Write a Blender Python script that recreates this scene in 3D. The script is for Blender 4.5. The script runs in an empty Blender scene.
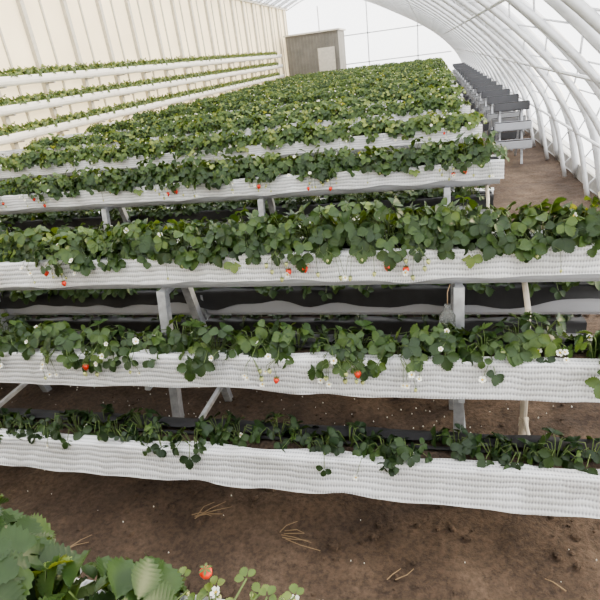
import bpy, math, random
from mathutils import Vector, Matrix, noise
S=bpy.context.scene
R=random.Random(7)

# ---------------------------------------------------------------- builder
class MB:
    def __init__(s): s.v=[];s.f=[];s.m=[];s.a=[];s.uv={}
    def add(s,vs,fs,mat=0,val=0.5):
        b=len(s.v); s.v+= [tuple(v) for v in vs]; s.a+=[val]*len(vs)
        for f in fs: s.f.append(tuple(b+i for i in f)); s.m.append(mat)
        return b
    def tube(s,pts,r,n=6,mat=0,val=0.5,r2=None,cap=True):
        pts=[Vector(p) for p in pts]; vs=[];fs=[]; m=len(pts); r2=r if r2 is None else r2
        prev=None
        for i,p in enumerate(pts):
            d=(pts[min(i+1,m-1)]-pts[max(i-1,0)]).normalized()
            u=prev if prev else (Vector((0,0,1)) if abs(d.z)<.9 else Vector((1,0,0)))
            a=(u-d*u.dot(d))
            if a.length<1e-6: a=d.orthogonal()
            a.normalize(); b=d.cross(a); prev=a
            rr=r+(r2-r)*i/(m-1)
            for k in range(n):
                t=2*math.pi*k/n+math.pi/n
                vs.append(p+a*math.cos(t)*rr+b*math.sin(t)*rr)
        for i in range(m-1):
            for k in range(n):
                fs.append((i*n+k,i*n+(k+1)%n,(i+1)*n+(k+1)%n,(i+1)*n+k))
        if cap: fs.append(tuple(range(n))[::-1]); fs.append(tuple((m-1)*n+k for k in range(n)))
        s.add(vs,fs,mat,val)
    def beam(s,p,q,w,mat=0): s.tube([p,q],w*0.7071,4,mat)
    def box(s,lo,hi,mat=0):
        x0,y0,z0=lo;x1,y1,z1=hi
        s.add([(x0,y0,z0),(x1,y0,z0),(x1,y1,z0),(x0,y1,z0),(x0,y0,z1),(x1,y0,z1),(x1,y1,z1),(x0,y1,z1)],
              [(0,3,2,1),(4,5,6,7),(0,1,5,4),(1,2,6,5),(2,3,7,6),(3,0,4,7)],mat)
    def mesh(s,name,mats,smooth=False):
        me=bpy.data.meshes.new(name); me.from_pydata(s.v,[],s.f)
        for m in mats: me.materials.append(m)
        me.polygons.foreach_set("material_index",s.m)
        at=me.attributes.new("lv",'FLOAT','POINT'); at.data.foreach_set("value",s.a)
        if s.uv:
            ul=me.uv_layers.new(name="UVMap")
            for l in me.loops: ul.data[l.index].uv=s.uv.get(l.vertex_index,(0,0))
        if smooth: me.polygons.foreach_set("use_smooth",[True]*len(s.f))
        me.update(); return me
def obj(name,me,parent=None,loc=(0,0,0),rot=0,scale=(1,1,1)):
    o=bpy.data.objects.new(name,me); S.collection.objects.link(o)
    o.location=loc; o.rotation_euler=(0,0,rot); o.scale=scale
    if parent: o.parent=parent
    return o
def empty(name,loc=(0,0,0)):
    o=bpy.data.objects.new(name,None); S.collection.objects.link(o); o.location=loc; o.empty_display_size=.1; return o

# ---------------------------------------------------------------- materials
def newmat(n):
    m=bpy.data.materials.new(n); m.use_nodes=True; nt=m.node_tree; nt.nodes.clear()
    out=nt.nodes.new('ShaderNodeOutputMaterial'); return m,nt,out
def N(nt,t,**k):
    n=nt.nodes.new(t)
    for a,b in k.items():
        if a in n.inputs: n.inputs[a].default_value=b
        else: setattr(n,a,b)
    return n
def ramp(nt,stops):
    r=nt.nodes.new('ShaderNodeValToRGB'); e=r.color_ramp.elements
    while len(e)<len(stops): e.new(.5)
    for el,(p,c) in zip(e,stops): el.position=p; el.color=(*c,1)
    return r
def simple(name,col,rough=.6,metal=0,nscale=12,var=.15,trans=0,bump=0,coat=0):
    m,nt,out=newmat(name); L=nt.links.new
    tc=N(nt,'ShaderNodeTexCoord'); no=N(nt,'ShaderNodeTexNoise',Scale=nscale,Detail=4.0)
    L(tc.outputs['Object'],no.inputs['Vector'])
    r=ramp(nt,[(.3,tuple(c*(1-var) for c in col)),(.7,tuple(min(1,c*(1+var)) for c in col))])
    L(no.outputs['Fac'],r.inputs['Fac'])
    p=N(nt,'ShaderNodeBsdfPrincipled',Roughness=rough,Metallic=metal)
    L(r.outputs['Color'],p.inputs['Base Color'])
    if bump:
        b=N(nt,'ShaderNodeBump',Strength=bump,Distance=.01); L(no.outputs['Fac'],b.inputs['Height']); L(b.outputs['Normal'],p.inputs['Normal'])
    sh=p.outputs[0]
    if trans:
        t=N(nt,'ShaderNodeBsdfTranslucent'); L(r.outputs['Color'],t.inputs['Color'])
        mx=N(nt,'ShaderNodeMixShader'); mx.inputs[0].default_value=trans; L(sh,mx.inputs[1]); L(t.outputs[0],mx.inputs[2]); sh=mx.outputs[0]
    L(sh,out.inputs['Surface']); return m

def leafmat():
    m,nt,out=newmat('strawberry_leaf'); L=nt.links.new
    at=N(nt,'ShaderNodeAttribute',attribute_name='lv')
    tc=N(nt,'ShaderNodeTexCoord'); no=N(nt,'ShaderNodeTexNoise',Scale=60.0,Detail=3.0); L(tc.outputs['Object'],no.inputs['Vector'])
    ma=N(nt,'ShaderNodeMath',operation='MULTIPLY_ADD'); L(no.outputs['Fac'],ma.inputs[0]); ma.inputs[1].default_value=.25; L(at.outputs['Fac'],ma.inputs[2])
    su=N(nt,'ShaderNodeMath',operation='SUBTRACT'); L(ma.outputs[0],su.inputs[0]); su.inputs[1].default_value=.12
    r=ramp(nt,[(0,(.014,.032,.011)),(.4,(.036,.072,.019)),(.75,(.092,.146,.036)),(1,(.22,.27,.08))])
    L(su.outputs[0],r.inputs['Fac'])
    p=N(nt,'ShaderNodeBsdfPrincipled',Roughness=.40); p.inputs['Specular IOR Level'].default_value=.45
    L(r.outputs['Color'],p.inputs['Base Color'])
    t=N(nt,'ShaderNodeBsdfTranslucent'); 
    hs=N(nt,'ShaderNodeMix',data_type='RGBA',blend_type='MULTIPLY'); hs.inputs[0].default_value=1; hs.inputs[7].default_value=(2.6,2.0,1.0,1); L(r.outputs['Color'],hs.inputs[6]); L(hs.outputs[2],t.inputs['Color'])
    mx=N(nt,'ShaderNodeMixShader'); mx.inputs[0].default_value=.28; L(p.outputs[0],mx.inputs[1]); L(t.outputs[0],mx.inputs[2]); L(mx.outputs[0],out.inputs['Surface'])
    return m

def fabricmat():
    m,nt,out=newmat('woven_white_fabric'); L=nt.links.new
    uv=N(nt,'ShaderNodeUVMap'); sp=N(nt,'ShaderNodeSeparateXYZ'); L(uv.outputs[0],sp.inputs[0])
    no=N(nt,'ShaderNodeTexNoise',Scale=9.0,Detail=3.0); L(uv.outputs[0],no.inputs['Vector'])
    def wave(o,per,ph):
        a=N(nt,'ShaderNodeMath',operation='MULTIPLY_ADD'); L(sp.outputs[o],a.inputs[0]); a.inputs[1].default_value=2*math.pi/per
        nn=N(nt,'ShaderNodeMath',operation='MULTIPLY'); L(no.outputs['Fac'],nn.inputs[0]); nn.inputs[1].default_value=ph; L(nn.outputs[0],a.inputs[2])
        b=N(nt,'ShaderNodeMath',operation='SINE'); L(a.outputs[0],b.inputs[0]); return b
    a=wave(0,.010,9.0); b=wave(1,.021,7.0)
    mn=N(nt,'ShaderNodeMath',operation='MULTIPLY_ADD'); L(b.outputs[0],mn.inputs[0]); mn.inputs[1].default_value=2.0; L(a.outputs[0],mn.inputs[2])
    mr=N(nt,'ShaderNodeMapRange'); L(mn.outputs[0],mr.inputs[0]); mr.inputs[1].default_value=-3.0; mr.inputs[2].default_value=.4
    r=ramp(nt,[(0,(.38,.385,.41)),(.5,(.68,.69,.72)),(1,(.84,.85,.87))]); L(mr.outputs[0],r.inputs['Fac'])
    n2=N(nt,'ShaderNodeTexNoise',Scale=4.5,Detail=6.0,Roughness=.65); L(uv.outputs[0],n2.inputs['Vector'])
    r3=ramp(nt,[(.35,(.74,.73,.71)),(.6,(1,1,1))]); L(n2.outputs['Fac'],r3.inputs['Fac'])
    mm=N(nt,'ShaderNodeMix',data_type='RGBA',blend_type='MULTIPLY'); mm.inputs[0].default_value=1; L(r.outputs[0],mm.inputs[6]); L(r3.outputs[0],mm.inputs[7])
    p=N(nt,'ShaderNodeBsdfPrincipled',Roughness=.55); L(mm.outputs[2],p.inputs['Base Color'])
    bu=N(nt,'ShaderNodeBump',Strength=.3,Distance=.002); L(mn.outputs[0],bu.inputs['Height']); L(bu.outputs[0],p.inputs['Normal'])
    t=N(nt,'ShaderNodeBsdfTranslucent'); L(mm.outputs[2],t.inputs['Color'])
    mx=N(nt,'ShaderNodeMixShader'); mx.inputs[0].default_value=.25; L(p.outputs[0],mx.inputs[1]); L(t.outputs[0],mx.inputs[2]); L(mx.outputs[0],out.inputs['Surface'])
    return m

def dirtmat():
    m,nt,out=newmat('bare_soil'); L=nt.links.new
    tc=N(nt,'ShaderNodeTexCoord')
    n1=N(nt,'ShaderNodeTexNoise',Scale=2.2,Detail=8.0,Roughness=.65); L(tc.outputs['Object'],n1.inputs['Vector'])
    n2=N(nt,'ShaderNodeTexNoise',Scale=45.0,Detail=5.0,Roughness=.7); L(tc.outputs['Object'],n2.inputs['Vector'])
    r=ramp(nt,[(.3,(.048,.031,.021)),(.5,(.098,.066,.046)),(.72,(.17,.120,.086))]); L(n1.outputs['Fac'],r.inputs['Fac'])
    r2=ramp(nt,[(.32,(.35,.35,.35)),(.6,(1,1,1)),(.8,(1.3,1.25,1.2))]); L(n2.outputs['Fac'],r2.inputs['Fac'])
    mx=N(nt,'ShaderNodeMix',data_type='RGBA',blend_type='MULTIPLY'); mx.inputs[0].default_value=.85
    L(r.outputs[0],mx.inputs[6]); L(r2.outputs[0],mx.inputs[7])
    p=N(nt,'ShaderNodeBsdfPrincipled',Roughness=.95); L(mx.outputs[2],p.inputs['Base Color'])
    b=N(nt,'ShaderNodeBump',Strength=.8,Distance=.018); L(n2.outputs['Fac'],b.inputs['Height']); L(b.outputs[0],p.inputs['Normal'])
    L(p.outputs[0],out.inputs['Surface']); return m

def filmmat(name,tr,col):
    m,nt,out=newmat(name); L=nt.links.new
    tc=N(nt,'ShaderNodeTexCoord'); no=N(nt,'ShaderNodeTexNoise',Scale=1.2,Detail=3.0); L(tc.outputs['Object'],no.inputs['Vector'])
    mr=N(nt,'ShaderNodeMapRange'); L(no.outputs['Fac'],mr.inputs[0]); mr.inputs[1].default_value=.3; mr.inputs[2].default_value=.7; mr.inputs[3].default_value=tr-.1; mr.inputs[4].default_value=tr+.1
    a=N(nt,'ShaderNodeBsdfTransparent'); t=N(nt,'ShaderNodeBsdfTranslucent'); t.inputs['Color'].default_value=(*col,1)
    mx=N(nt,'ShaderNodeMixShader'); L(mr.outputs[0],mx.inputs[0]); L(t.outputs[0],mx.inputs[1]); L(a.outputs[0],mx.inputs[2]); L(mx.outputs[0],out.inputs['Surface']); return m

M_leaf=leafmat(); M_fab=fabricmat(); M_dirt=dirtmat()
M_stem=simple('green_stem',(.075,.11,.028),.6)
M_petal=simple('white_petal',(.80,.80,.74),.6,var=.05,trans=.2)
M_yel=simple('flower_center',(.65,.45,.05),.7)
M_red=simple('ripe_strawberry',(.66,.055,.025),.3,nscale=40,var=.3)
M_pale=simple('unripe_strawberry',(.45,.46,.20),.4,nscale=40,var=.2)
PM=[M_leaf,M_stem,M_petal,M_yel,M_red,M_pale]
M_pvc=simple('grey_pvc_trough',(.36,.37,.40),.45,nscale=6,var=.08)
M_steel=simple('galvanised_steel',(.36,.37,.39),.45,.4,nscale=25,var=.25)
M_black=simple('black_liner',(.015,.015,.017),.6,nscale=20,var=.3)
M_sub=simple('substrate',(.05,.034,.024),.95,nscale=80,var=.5,bump=.6)
M_pipe=simple('beige_pvc_pipe',(.50,.45,.38),.4,var=.15)
M_rib=simple('white_painted_rib',(.58,.59,.61),.4,.15,var=.1)
M_mull=simple('wall_mullion',(.52,.49,.43),.5,.1,var=.1)
M_wall=simple('cream_wall_panel',(.95,.87,.70),.5,nscale=1.0,var=.05,trans=.62)
M_gut=simple('white_gutter',(.90,.88,.83),.4,var=.05)
M_conc=simple('concrete_curb',(.38,.37,.35),.9,nscale=15,bump=.3)
M_shed=simple('brown_metal_cladding',(.19,.178,.155),.6,nscale=3)
M_dark=simple('dark_trough',(.08,.082,.09),.5,nscale=6)
M_mid=simple('weathered_grey_trough',(.26,.265,.275),.5,nscale=6)
M_straw=simple('dry_stem',(.24,.17,.10),.8)
M_film=filmmat('greenhouse_film',.72,(.95,.97,1))
M_end=filmmat('end_wall_film',.55,(1,1,1))
def plas():
    m,nt,out=newmat('clear_plastic'); p=N(nt,'ShaderNodeBsdfPrincipled',Roughness=.12); p.inputs['Base Color'].default_value=(.72,.75,.75,1); p.inputs['Transmission Weight'].default_value=.9; p.inputs['IOR'].default_value=1.2
    no=N(nt,'ShaderNodeTexNoise',Scale=30.0); b=N(nt,'ShaderNodeBump',Strength=.3,Distance=.01); nt.links.new(no.outputs[0],b.inputs['Height']); nt.links.new(b.outputs[0],p.inputs['Normal'])
    nt.links.new(p.outputs[0],out.inputs['Surface']); return m
M_plas=plas()

# ---------------------------------------------------------------- plants
def leaflet(mb,base,d,n,L,W,val,fold,droop,NS=14):
    s=d.cross(n).normalized(); vs=[]
    for i in range(NS+1):
        t=i/NS
        w=W*.5*(math.sin(math.pi*min(1,t**1.15))**.72 if 0<t<1 else 0)
        tooth=(i%2==1)
        rip=(.045*L if tooth else -.02*L)*(1 if 0<i<NS else 0)
        c=base+d*(L*t)-n*(droop*L*t*t)
        wv=w*(1.10 if tooth else .88); fw=(.05*L if tooth else 0)
        e=n*(fold*w+rip*.6)+d*fw
        vs+=[c+n*(rip*.2),c+s*wv+e,c-s*wv+e]
    fs=[]
    for i in range(NS):
        a=3*i;b=3*(i+1)
        fs+=[(a,a+1,b+1,b),(a,b,b+2,a+2)]
    mb.add(vs,fs,0,val)
def leaf(mb,r,pos,d,n,size,val):
    n=n.normalized(); d=(d-n*d.dot(n)).normalized()
    for ang in (0,1.25,-1.25):
        dd=Matrix.Rotation(ang+r.uniform(-.12,.12),3,n)@d
        nn=(n-dd*r.uniform(-.1,.3)).normalized(); dd=(dd-nn*dd.dot(nn)).normalized()
        sc=size*(1.0 if ang==0 else .9)*r.uniform(.9,1.05)
        leaflet(mb,pos+dd*.003,dd,nn,sc,sc*.84,min(1,max(0,val+r.uniform(-.08,.08))),r.uniform(.15,.6),r.uniform(0,.35),20 if size>.058 else 14)
def flower(mb,r,pos,n,rad):
    n=n.normalized(); u=n.orthogonal().normalized(); v=n.cross(u)
    for k in range(5):
        a=2*math.pi*k/5+.2; d=u*math.cos(a)+v*math.sin(a); s=n.cross(d)
        p=[pos+d*rad*.2,pos+d*rad*.55+s*rad*.42+n*.001,pos+d*rad*.95+s*rad*.3+n*.003,pos+d*rad*.95-s*rad*.3+n*.003,pos+d*rad*.55-s*rad*.42+n*.001]
        mb.add(p,[(0,1,2,3,4)],2)
    ring=[pos+n*.001+(u*math.cos(k)+v*math.sin(k))*rad*.3 for k in [i*math.pi/3 for i in range(6)]]
    mb.add(ring+[pos+n*rad*.28],[(i,(i+1)%6,6) for i in range(6)],3)
    for k in range(5):
        a=2*math.pi*k/5+.83; d=u*math.cos(a)+v*math.sin(a); s=n.cross(d)
        mb.add([pos-n*.002,pos+d*rad*.6+s*rad*.15-n*.002,pos+d*rad*.9-n*.001,pos+d*rad*.6-s*rad*.15-n*.002],[(0,1,2,3)],1)
def berry(mb,r,pos,size,mat):
    prof=[(0,.1),(.12,.75),(.3,1),(.55,.88),(.8,.5),(.95,.2)]; vs=[];n=8
    tilt=Vector((r.uniform(-.25,.25),r.uniform(-.25,.1),-1)).normalized(); u=tilt.orthogonal().normalized(); v=tilt.cross(u)
    for t,w in prof:
        for k in range(n):
            a=2*math.pi*k/n; vs.append(pos+tilt*size*t+(u*math.cos(a)+v*math.sin(a))*size*.42*w)
    vs.append(pos+tilt*size); L=len(prof); fs=[]
    for i in range(L-1):
        for k in range(n): fs.append((i*n+k,i*n+(k+1)%n,(i+1)*n+(k+1)%n,(i+1)*n+k))
    for k in range(n): fs.append(((L-1)*n+k,(L-1)*n+(k+1)%n,L*n))
    mb.add(vs,fs,mat)
    for k in range(6):
        a=2*math.pi*k/6; d=u*math.cos(a)+v*math.sin(a); s=tilt.cross(d)
        mb.add([pos,pos+d*size*.25+s*size*.1-tilt*.001,pos+d*size*.5+tilt*size*.08,pos+d*size*.25-s*size*.1-tilt*.001],[(0,1,2,3)],1)
def truss(mb,r,x,red,cnt,low=.0):
    c=Vector((x,-.02,.0)); knee=Vector((x+r.uniform(-.02,.02),-.115,.03)); 
    mb.tube([c,c.lerp(knee,.5)+Vector((0,0,.03)),knee],.0018,4,1,cap=False)
    for j in range(cnt):
        y=-r.uniform(.125,.155); z=-r.uniform(.0,.075)-low; xx=x+r.uniform(-.055,.055)
        mb.tube([knee,Vector((xx*.7+x*.3,y*1.03,knee.z*.4)),Vector((xx,y,z))],.0012,3,1,cap=False)
        q=r.random()
        if q<red: berry(mb,r,Vector((xx,y,z)),r.uniform(.026,.036),4)
        elif q<red+.55: berry(mb,r,Vector((xx,y,z)),r.uniform(.012,.022),5)
        else: flower(mb,r,Vector((xx,y-.004,z)),Vector((r.uniform(-.4,.4),-1,r.uniform(0,.8))),r.uniform(.009,.013))
def plants(name,seed,crowns,leaves,spread,height,size,nfl,nber,hang=.0,v0=.35,red=.3,L=1.0,cnt=(2,5)):
    r=random.Random(seed); mb=MB()
    for c in range(crowns):
        cx=(c+.5+r.uniform(-.3,.3))/crowns*L; cy=r.uniform(-.05,.045); cr=Vector((cx,cy,-.03))
        vig=r.uniform(.75,1.15)
        for l in range(leaves):
            az=r.uniform(0,2*math.pi); k=math.sqrt(r.uniform(.02,1))
            hx,hy=math.cos(az)*k*spread,math.sin(az)*k*spread*.9
            h=height*vig*(1.0-.78*k*k)*r.uniform(.55,1.1)
            if hy<0 and abs(cy+hy)>.085: h-=hang*r.random()
            if abs(cy+hy)<.1: h=max(h,.012)
            p=Vector((cx+hx,cy+hy,h))
            out=Vector((math.cos(az),math.sin(az),0))
            n=Vector((0,0,1))*.75+out*(.25+.85*k)+Vector((r.uniform(-.45,.45),r.uniform(-.6,.15),0))
            mid=cr.lerp(p,.55)+Vector((0,0,.03+.02*k))
            mb.tube([cr,mid,p],.0018,3,1,cap=False)
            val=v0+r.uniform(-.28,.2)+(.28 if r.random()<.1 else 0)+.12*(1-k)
            leaf(mb,r,p,out,n,size*r.uniform(.6,1.15),val)
    for i in range(nfl):
        x=r.uniform(0,L); y=r.uniform(-.17,.02); z=r.uniform(.0,height*.9) if y>-.11 else r.uniform(-.04,.06)
        p=Vector((x,y,z)); c=Vector((x+r.uniform(-.08,.08),-.01,-.02))
        mb.tube([c,c.lerp(p,.6)+Vector((0,0,.04)),p],.0014,3,1,cap=False)
        flower(mb,r,p,Vector((r.uniform(-.4,.4),-.7,r.uniform(.2,1))),r.uniform(.009,.014))
    for i in range(nber): truss(mb,r,r.uniform(0.02,L-.02),red,r.randint(*cnt))
    return mb.mesh(name,PM,True)
TOP=[plants('plants_top_%d'%i,10+i,10,32,.135,.145,.053,5,5,.045,.34,.30) for i in range(4)]
FAR=[plants('plants_far_%d'%i,20+i,10,34,.135,.150,.055,10,2,.05,.54,.06) for i in range(3)]  # paler, yellower leaf colour paints in the warm light and haze further back
MID=[plants('plants_mid_%d'%i,30+i,9,19,.120,.100,.048,13,4,.045,.31,.06) for i in range(4)]
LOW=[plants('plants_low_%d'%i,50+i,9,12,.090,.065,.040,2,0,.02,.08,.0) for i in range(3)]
NEAR=[plants('plants_near_%d'%i,72+i,9,24,.120,.13,.066,3,0,.02,.28,.5) for i in range(2)]
WALLP=[plants('plants_wall_%d'%i,90+i,10,26,.110,.17,.060,6,0,.03,.70,.0) for i in range(2)]  # sunlit warmth along the left wall is put into these yellower leaves

# ---------------------------------------------------------------- racks
XL=-6.3
TIERS=[(0,1.03,'top'),(-.31,.73,'mid'),(-.52,.44,'low'),(.31,.73,'mid'),(.52,.44,'low')]
PITCH=1.53; Y1=1.97
def trough_mesh(xl,xr,mat=M_pvc):
    mb=MB(); o=[(-.088,0),(-.092,-.004),(-.084,-.12),(-.070,-.14),(.070,-.14),(.084,-.12),(.092,-.004),(.088,0)]
    inn=[(.083,-.002),(.070,-.10),(.0,-.115),(-.070,-.10),(-.083,-.002)]
    pr=o+inn; n=len(pr); vs=[(xl,y,z) for y,z in pr]+[(xr,y,z) for y,z in pr]
    mb.add(vs,[(i,(i+1)%n,n+(i+1)%n,n+i) for i in range(n)],0)
    for x in (xl,xr): mb.add([(x,y,z) for y,z in o],[tuple(range(8))],0)
    nx=int((xr-xl)/.06); vs=[];fs=[]
    for i in range(nx+1):
        x=xl+.01+(xr-xl-.02)*i/nx
        for j,y in enumerate((-.08,-.04,0,.04,.08)):
            vs.append((x,y,-.022+.018*noise.noise(Vector((x*9,y*30,1)))+(.008 if j==2 else 0)))
    for i in range(nx):
        for j in range(4): a=i*5+j; fs.append((a,a+5,a+6,a+1))
    mb.add(vs,fs,1)
    mb.tube([(xl,.02,-.004),(xr,.02,-.004)],.007,6,2)
    return mb.mesh('trough',[mat,M_sub,M_black])
def cloth(xl,xr,seed,drop,flare,mat,side=-1,inner=.045,wav=.008,name='fabric'):
    mb=MB(); step=.035; nx=int((xr-xl)/step); prof=[]
    for t in (0,.5,1): prof.append(('f',t))
    for t in (.06,.25,.45,.65,.85,1): prof.append(('d',t))
    K=len(prof); vs=[];fs=[];uvs=[]
    for i in range(nx+1):
        x=xl+(xr-xl)*i/nx; nz=lambda a,f: noise.noise(Vector((x*f,seed*7.3+a,a)))
        dr=drop*(1+.08*nz(1,1.3))+wav*nz(2,5)
        inn=inner+.02*nz(3,4)
        for k,(c,t) in enumerate(prof):
            if c=='f': y=inn+(.094-inn)*t; z=.006+.012*max(0,nz(4+t,6))+(0.004*t); v=y
            else:
                y=.098+.006*t+flare*t*t+.007*t*nz(5,5)+.005*nz(6+t,11); z=.008-dr*t; v=.1+dr*t
            vs.append((x+.003*nz(9+k,7),side*y,z)); uvs.append((x,v))
    for i in range(nx):
        for k in range(K-1): a=i*K+k; fs.append((a,a+1,a+K+1,a+K) if side<0 else (a,a+K,a+K+1,a+1))
    b=mb.add(vs,fs,0)
    for i,u in enumerate(uvs): mb.uv[b+i]=u
    return mb.mesh(name,[mat],True)
def kit(XR):
    return dict(XR=XR,TR=trough_mesh(XL,XR),
     FAB={'top':[cloth(XL-.02,XR+.02,s,.108,.008,M_fab,wav=.016) for s in (1,2,3)],
      'mid':[cloth(XL-.02,XR+.02,s,.135,.012,M_fab,wav=.012) for s in (4,5,6)],
      'low':[cloth(XL-.02,XR+.02,s,.122,.03,M_fab,wav=.018) for s in (7,8)]},
     BLK=[cloth(XL,XR,s,.075,.004,M_black,inner=.04,wav=.05,name='black_liner') for s in (11,12)])
KA=kit(.42); KB=kit(.72)
def frame_mesh(XR):
    mb=MB(); x=.10
    while x>XL:
        for s in (-1,1):
            mb.beam((x,s*.10,.89),(x,s*.31,-.02),.040)
            mb.beam((x,s*.15,.575),(x,s*.40,.575),.022); mb.beam((x,s*.2,.285),(x,s*.60,.285),.022)
            mb.beam((x+.02,s*.215,.575),(x+.02,s*.215,.72),.012)
            mb.beam((x+.02,s*.42,.285),(x+.02,s*.42,.43),.012)
        mb.beam((x,-.12,.878),(x,.12,.878),.03); mb.beam((x+.03,-.27,.17),(x+.03,.27,.17),.022)
        x-=1.27
    mb.beam((XL,0,.876),(XR-.05,0,.876),.018)
    return mb.mesh('frame',[M_steel])
FR=frame_mesh(.42); FRB=frame_mesh(.72)
def pipe_mesh():
    mb=MB(); mb.tube([(.355,-.19,-.02),(.35,-.18,.62)],.014,10); mb.tube([(.35,-.18,.62),(.35,-.12,.80),(.35,0,.87)],.011,8)
    mb.tube([(.355,-.16,.35),(.355,-.43,.33)],.008,8); mb.tube([(.355,-.16,.60),(.355,-.25,.61)],.008,8)
    mb.tube([(.355,-.186,.30),(.355,-.186,.34)],.019,10)
    return mb.mesh('riser_pipe',[M_pipe],False)
PI=pipe_mesh()
NR=15
for k in range(-1,NR):
    yc=Y1+PITCH*k if k>=0 else .345
    K_=KB if k==0 else KA; XR=K_['XR']; TR=K_['TR']; FAB=K_['FAB']; BLK=K_['BLK']
    rk=empty('strawberry_rack',(0,yc,0)); pl=empty('strawberry_plant_row',(0,yc,0))
    obj('frame',FRB if k==0 else FR,rk); obj('riser_pipe',PI,rk)
    rr=random.Random(100+k)
    for ti,(oy,z,kind) in enumerate(TIERS):
        if k<0 and kind!='top' and oy>0: continue
        if k>=6 and kind=='low': continue
        back=oy>0
        obj('trough_%d'%ti,TR,rk,(0,oy,z))
        f=FAB[kind][(k+ti)%len(FAB[kind])]
        if back: obj('fabric_%d'%ti,f,rk,(XL+XR,oy,z),math.pi)
        else: obj('fabric_%d'%ti,f,rk,(0,oy,z))
        if kind=='top': obj('fabric_back_%d'%ti,FAB[kind][(k+1)%3],rk,(XL+XR,oy,z),math.pi)
        else:
            b=BLK[k%2]
            if back: obj('liner_%d'%ti,b,rk,(0,oy,z))
            else: obj('liner_%d'%ti,b,rk,(XL+XR,oy,z),math.pi)
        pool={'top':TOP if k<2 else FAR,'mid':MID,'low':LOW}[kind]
        if k<0: pool=NEAR
        x=XR-.05-1.0; i=0
        while x>XL-.3:
            me=pool[rr.randrange(len(pool))]; mir=rr.random()<.5
            sz=rr.uniform(.92,1.08)
            if k>=0 or x<-1.0:
                if back: obj('plants_%d_%d'%(ti,i),me,pl,(x+1 if not mir else x,oy,z),math.pi,(1 if not mir else -1,1,sz))
                else: obj('plants_%d_%d'%(ti,i),me,pl,(x if not mir else x+1,oy,z),0,(1 if not mir else -1,1,sz))
            x-=1.0 ; i+=1
        if k<0 and kind=='top':
            obj('plants_near',NEAR[0],pl,(-1.37,oy+.015,z),0,(1,1,1))
            mb=MB(); r=random.Random(9)
            for q in range(6):
                c=Vector((-.38+q*.045+r.uniform(-.02,.02),.02,-.01)); 
                for w in range(7):
                    p=c+Vector((r.uniform(-.05,.05),r.uniform(.05,.10),r.uniform(.005,.04)))
                    mb.tube([c,c.lerp(p,.5)+Vector((0,0,.03)),p],.0016,4,1,cap=False)
                    u=r.random()
                    if u<.08: flower(mb,r,p,Vector((r.uniform(-.4,.4),-.3,1)),.009)
                    elif u<.65: berry(mb,r,p,.009,5)
                    else: leaf(mb,r,p,Vector((r.uniform(-1,1),1,0)),Vector((0,-.2,1)),.016,.75)
            berry(mb,r,Vector((-.335,.115,.045)),.024,4)
            obj('flower_trusses',mb.mesh('flower_trusses',PM,True),pl,(0,oy,z))

# ---------------------------------------------------------------- room shell
mb=MB(); nx,ny=240,230; x0,x1,y0,y1=-7,2.1,-1.5,7.7; vs=[];fs=[]
for i in range(nx+1):
    for j in range(ny+1):
        x=x0+(x1-x0)*i/nx; y=y0+(y1-y0)*j/ny
        e=min(1,(min(x-x0,x1-x,y-y0,y1-y))/.3)
        z=e*(.022*noise.noise(Vector((x*2.2,y*2.2,0)))+.016*noise.noise(Vector((x*8,y*8,3)))+.010*noise.noise(Vector((x*22,y*22,5))))
        vs.append((x,y,z-.008))
for i in range(nx):
    for j in range(ny): a=i*(ny+1)+j; fs.append((a,a+ny+1,a+ny+2,a+1))
mb.add(vs,fs); mb.add([(x0,y1,-.008),(x1,y1,-.008),(x1,30,-.008),(x0,30,-.008)],[(0,1,2,3)])
obj('floor',mb.mesh('floor',[M_dirt],True))

ctrl=[(-7.0,4.1),(-5.9,4.5),(-4.5,4.5),(-3.0,4.1),(-1.5,3.4),(-.1,2.6),(.95,1.75),(1.6,.9),(1.85,0.0)]
def cat(c,n=6):
    P=[Vector((a,b)) for a,b in c]; P=[P[0]*2-P[1]]+P+[P[-1]*2-P[-2]]; o=[]
    for i in range(1,len(P)-2):
        for k in range(n):
            t=k/n; a,b,cc,d=P[i-1],P[i],P[i+1],P[i+2]
            o.append(.5*((2*b)+(cc-a)*t+(2*a-5*b+4*cc-d)*t*t+(3*b-a-3*cc+d)*t**3))
    o.append(P[-2]); return o
arc=cat(ctrl); YE=28.5
roof=MB(); vs=[];fs=[]; ys=[-1.5+i*(YE+1.5)/10 for i in range(11)]
for y in ys:
    for p in arc: vs.append((p.x,y,p.y))
n=len(arc)
for i in range(10):
    for j in range(n-1): a=i*n+j; fs.append((a,a+1,a+n+1,a+n))
roof.add(vs,fs); obj('ceiling',roof.mesh('ceiling',[M_film],True))
rib=MB()
cen=Vector((-2.8,0.2))
inn=[p+(cen-p).normalized()*.20 for p in arc]; o1=[p+(cen-p).normalized()*.05 for p in arc]
rib.tube([(p.x,0,max(p.y,0)) for p in o1],.045,8); rib.tube([(p.x,0,max(p.y,0)) for p in inn],.026,8)
for i in range(0,n-2,2):
    rib.tube([(o1[i].x,0,o1[i].y),(inn[i+1].x,0,inn[i+1].y)],.008,4); rib.tube([(inn[i+1].x,0,inn[i+1].y),(o1[i+2].x,0,max(0,o1[i+2].y))],.008,4)
RB=rib.mesh('rib',[M_rib],True)
fr=empty('greenhouse_frame'); y=-.6;i=0
while y<YE: obj('rib_%d'%i,RB,fr,(0,y,0)); y+=1.1;i+=1
pu=MB()
for idx in (6,14,22,29,34,38,43):
    p=inn[min(idx,n-1)]; pu.tube([(p.x,-1.4,p.y),(p.x,YE-.1,p.y)],.014,6)
obj('purlins',pu.mesh('purlins',[M_rib]),fr)
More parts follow.
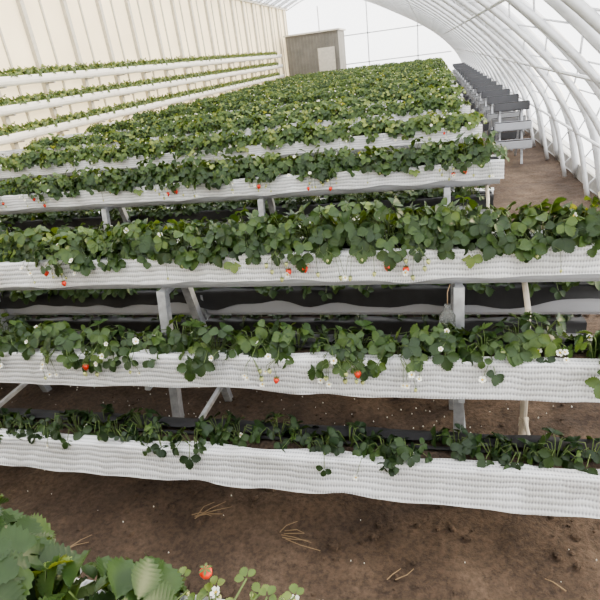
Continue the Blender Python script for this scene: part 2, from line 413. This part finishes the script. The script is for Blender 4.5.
# left wall
w=MB(); w.box((-7.1,-1.5,0),(-7.0,YE,4.1)); obj('wall_left',w.mesh('wall_left',[M_wall]))
st=MB(); y=.2
while y<YE:
    st.box((-7.0,y,0),(-6.92,y+.10,4.1)); st.box((-7.0,y+.60,0),(-6.97,y+.64,4.1),1); y+=1.25
st.box((-7.0,-1.4,4.0),(-6.9,YE-.05,4.1))
obj('trim_1',st.mesh('trim_1',[M_mull,M_mull]))
GE=25.6
def gutter():
    mb=MB(); n=8
    prof=[(-.085,.0)]+[(-.085*math.cos(math.pi*i/n),-.12*math.sin(math.pi*i/n)-.03) for i in range(n+1)]+[(.085,0),(.078,0)]+[(.078*math.cos(math.pi*i/n),-.11*math.sin(math.pi*i/n)-.03) for i in range(n+1)]+[(-.078,0)]
    m=len(prof); vs=[(x,-.5,z) for x,z in prof]+[(x,GE,z) for x,z in prof]
    mb.add(vs,[(i,(i+1)%m,m+(i+1)%m,m+i) for i in range(m)]); mb.add([(-.078,-.5,-.02),(.078,-.5,-.02),(.078,GE,-.02),(-.078,GE,-.02)],[(0,1,2,3)],1)
    y=.25
    while y<GE-1: mb.box((-.10,y,-.17),(.05,y+.03,-.148),2); y+=1.25
    return mb.mesh('gutter',[M_gut,M_sub,M_steel])
G=gutter()
for gi,z in enumerate((1.20,1.63,2.06)):
    g=empty('hanging_planter_gutter',(-6.80,0,z)); obj('gutter',G,g)
    p=empty('strawberry_plant_row',(-6.80,0,z)); y=1.0
    while y<GE-1.1:
        obj('plants_%d'%int(y),WALLP[R.randrange(2)],p,(0,y,-.02),math.pi/2,(1,.65,.9)); y+=1
# end walls
w=MB(); e=[(p.x,p.y) for p in arc]
w.add([(x,YE,z) for x,z in e]+[(-7,YE,0)],[tuple(range(len(e)+1))]); obj('wall_back',w.mesh('wall_back',[M_end]))
w=MB(); w.add([(x,-1.5,z) for x,z in e]+[(-7,-1.5,0)],[tuple(range(len(e)+1))]); obj('wall_front',w.mesh('wall_front',[M_wall]))
t=MB()
for x in (-5.4,-3.0,-.6): t.box((x,YE-.08,0),(x+.05,YE-.02,4.0 if x<-1 else 2.8))
for z in (1.2,2.5): t.box((-6.95,YE-.08,z),(1.0 if z<2 else -.1,YE-.03,z+.05))
obj('trim_2',t.mesh('trim_2',[M_rib]))
c=MB(); c.box((1.78,-1.5,-.02),(1.98,YE,.16)); obj('trim_3',c.mesh('curb',[M_conc]))
# shed at far end
sh=MB(); sh.box((-6.6,26.2,-.01),(-4.1,28.2,2.75)); 
for i in range(16): 
    x=-6.55+i*.155; sh.box((x,26.17,.02),(x+.05,26.2,2.7))
sh.box((-6.68,26.1,2.75),(-4.02,28.3,2.82),1); sh.box((-5.1,26.13,0),(-4.3,26.18,2.1),2)
obj('storage_shed',sh.mesh('storage_shed',[M_shed,M_mull,M_mull]))

# empty racks on the right of the path
DT=trough_mesh(.90,1.38,M_dark); LT=trough_mesh(.90,1.38,M_mid); PT=trough_mesh(.90,1.38)
DF=MB()
for x in (.98,1.28):
    for s in (-1,1):
        DF.beam((x,s*.05,.9),(x,s*.4,-.01),.03); DF.beam((x,s*.17,.595),(x,s*.40,.595),.02); DF.beam((x,s*.25,.30),(x,s*.6,.30),.02)
    DF.beam((x,-.11,.882),(x,.11,.882),.03)
DFm=DF.mesh('frame',[M_steel])
for k in range(16):
    e=empty('empty_planter_rack',(0,8.4+k*1.05,0)); e.scale=(1,.8,.80); obj('frame',DFm,e)
    for ti,(oy,z,kd) in enumerate(TIERS): obj('trough_%d'%ti,PT if (k==0 and oy<=0 and kd!='top') else (LT if ti%2 else DT),e,(0,oy,z))

# ---------------------------------------------------------------- details
mb=MB(); r=random.Random(5)
def lump(mb,p,s,mat):
    vs=[];fs=[]
    top=p+Vector((0,0,s*.6)); n=6
    for k in range(n):
        a=2*math.pi*k/n; q=r.uniform(.7,1.2); vs.append(p+Vector((math.cos(a)*s*q,math.sin(a)*s*q,-.004)))
    for k in range(n):
        a=2*math.pi*k/n+.3; q=r.uniform(.5,.9); vs.append(p+Vector((math.cos(a)*s*q,math.sin(a)*s*q,s*.4)))
    vs.append(top)
    for k in range(n): fs+=[(k,(k+1)%n,n+(k+1)%n,n+k),(n+k,n+(k+1)%n,2*n)]
    mb.add(vs,fs,mat)
for i in range(1800):
    lump(mb,Vector((r.uniform(-3.5,1.6),r.uniform(.4,4.5),-.005)),abs(r.gauss(0,.009))+.004,0)
obj('soil_clods',mb.mesh('soil_clods',[M_dirt]))
mb=MB()
for i in range(260):
    lump(mb,Vector((r.uniform(-3,.7),r.gauss(2.1,.28),.0)),r.uniform(.0015,.0042),0)
for i in range(25):
    lump(mb,Vector((r.uniform(-3,.9),r.uniform(.7,1.5),.0)),r.uniform(.0015,.003),0)
obj('perlite_crumbs',mb.mesh('perlite_crumbs',[M_petal]))
mb=MB()
def stick(cx,cy,L,a,n=4):
    for i in range(n):
        aa=a+r.uniform(-.6,.6); l=L*r.uniform(.4,1)
        p=Vector((cx+r.uniform(-.02,.02),cy+r.uniform(-.02,.02),.010)); q=p+Vector((math.cos(aa)*l,math.sin(aa)*l,r.uniform(-.004,.012)))
        mb.tube([p,p.lerp(q,.5)+Vector((r.uniform(-.01,.01),r.uniform(-.01,.01),.008)),q],.0024,5,0,r2=.0012)
stick(-1.02,1.42,.16,.5,5); stick(-.60,1.38,.16,.2,6); stick(-.15,1.25,.08,.3,2); stick(-.3,1.0,.12,-.1,1); stick(-1.5,1.2,.12,1,2); stick(-.9,1.05,.08,2,2); stick(.45,1.3,.08,2.3,1)
obj('dry_stems',mb.mesh('dry_stems',[M_straw]))
# hanging plastic bottle
mb=MB(); prof=[(.004,.06),(.012,.06),(.012,.045),(.016,.035),(.030,.015),(.031,-.05),(.028,-.055),(.031,-.06),(.030,-.075),(.004,-.078)]
n=16;vs=[];fs=[]
for rr_,z in prof:
    for k in range(n): a=2*math.pi*k/n; vs.append((rr_*math.cos(a),rr_*math.sin(a),z))
for i in range(len(prof)-1):
    for k in range(n): fs.append((i*n+k,(i+1)*n+k,(i+1)*n+(k+1)%n,i*n+(k+1)%n))
mb.add(vs,fs,0); mb.tube([(0,0,.06),(0,.02,.10),(.01,.05,.12)],.002,5,1)
obj('hanging_plastic_bottle',mb.mesh('bottle',[M_plas,M_straw],True),None,(.055,1.775,.80))

# ---------------------------------------------------------------- light
S.view_settings.look='AgX - Medium High Contrast'
wd=bpy.data.worlds.new('World'); S.world=wd; wd.use_nodes=True; nt=wd.node_tree; bg=nt.nodes['Background']
bg.inputs[0].default_value=(.96,.975,1,1); bg.inputs[1].default_value=3.2
sl=bpy.data.lights.new('sun','SUN'); sl.energy=5.0; sl.color=(1,.82,.52); sl.angle=math.radians(14)
so=bpy.data.objects.new('sun',sl); S.collection.objects.link(so); so.location=(6,5,9)
so.rotation_euler=Vector((-.80,-.42,-.34)).to_track_quat('-Z','Y').to_euler()

# ---------------------------------------------------------------- camera
f=510; yw=Vector((130,258,-510)).normalized(); xw=Vector((1990,20,510)); xw=(xw-yw*xw.dot(yw)).normalized(); zw=xw.cross(yw)
Mx=Matrix((xw,yw,zw)).to_4x4(); Mx.translation=Vector((0,0,1.75))
cd=bpy.data.cameras.new('camera'); cd.sensor_width=36; cd.lens=36*f/600; cd.clip_start=.02; cd.clip_end=200
co=bpy.data.objects.new('camera',cd); S.collection.objects.link(co); co.matrix_world=Mx; S.camera=co
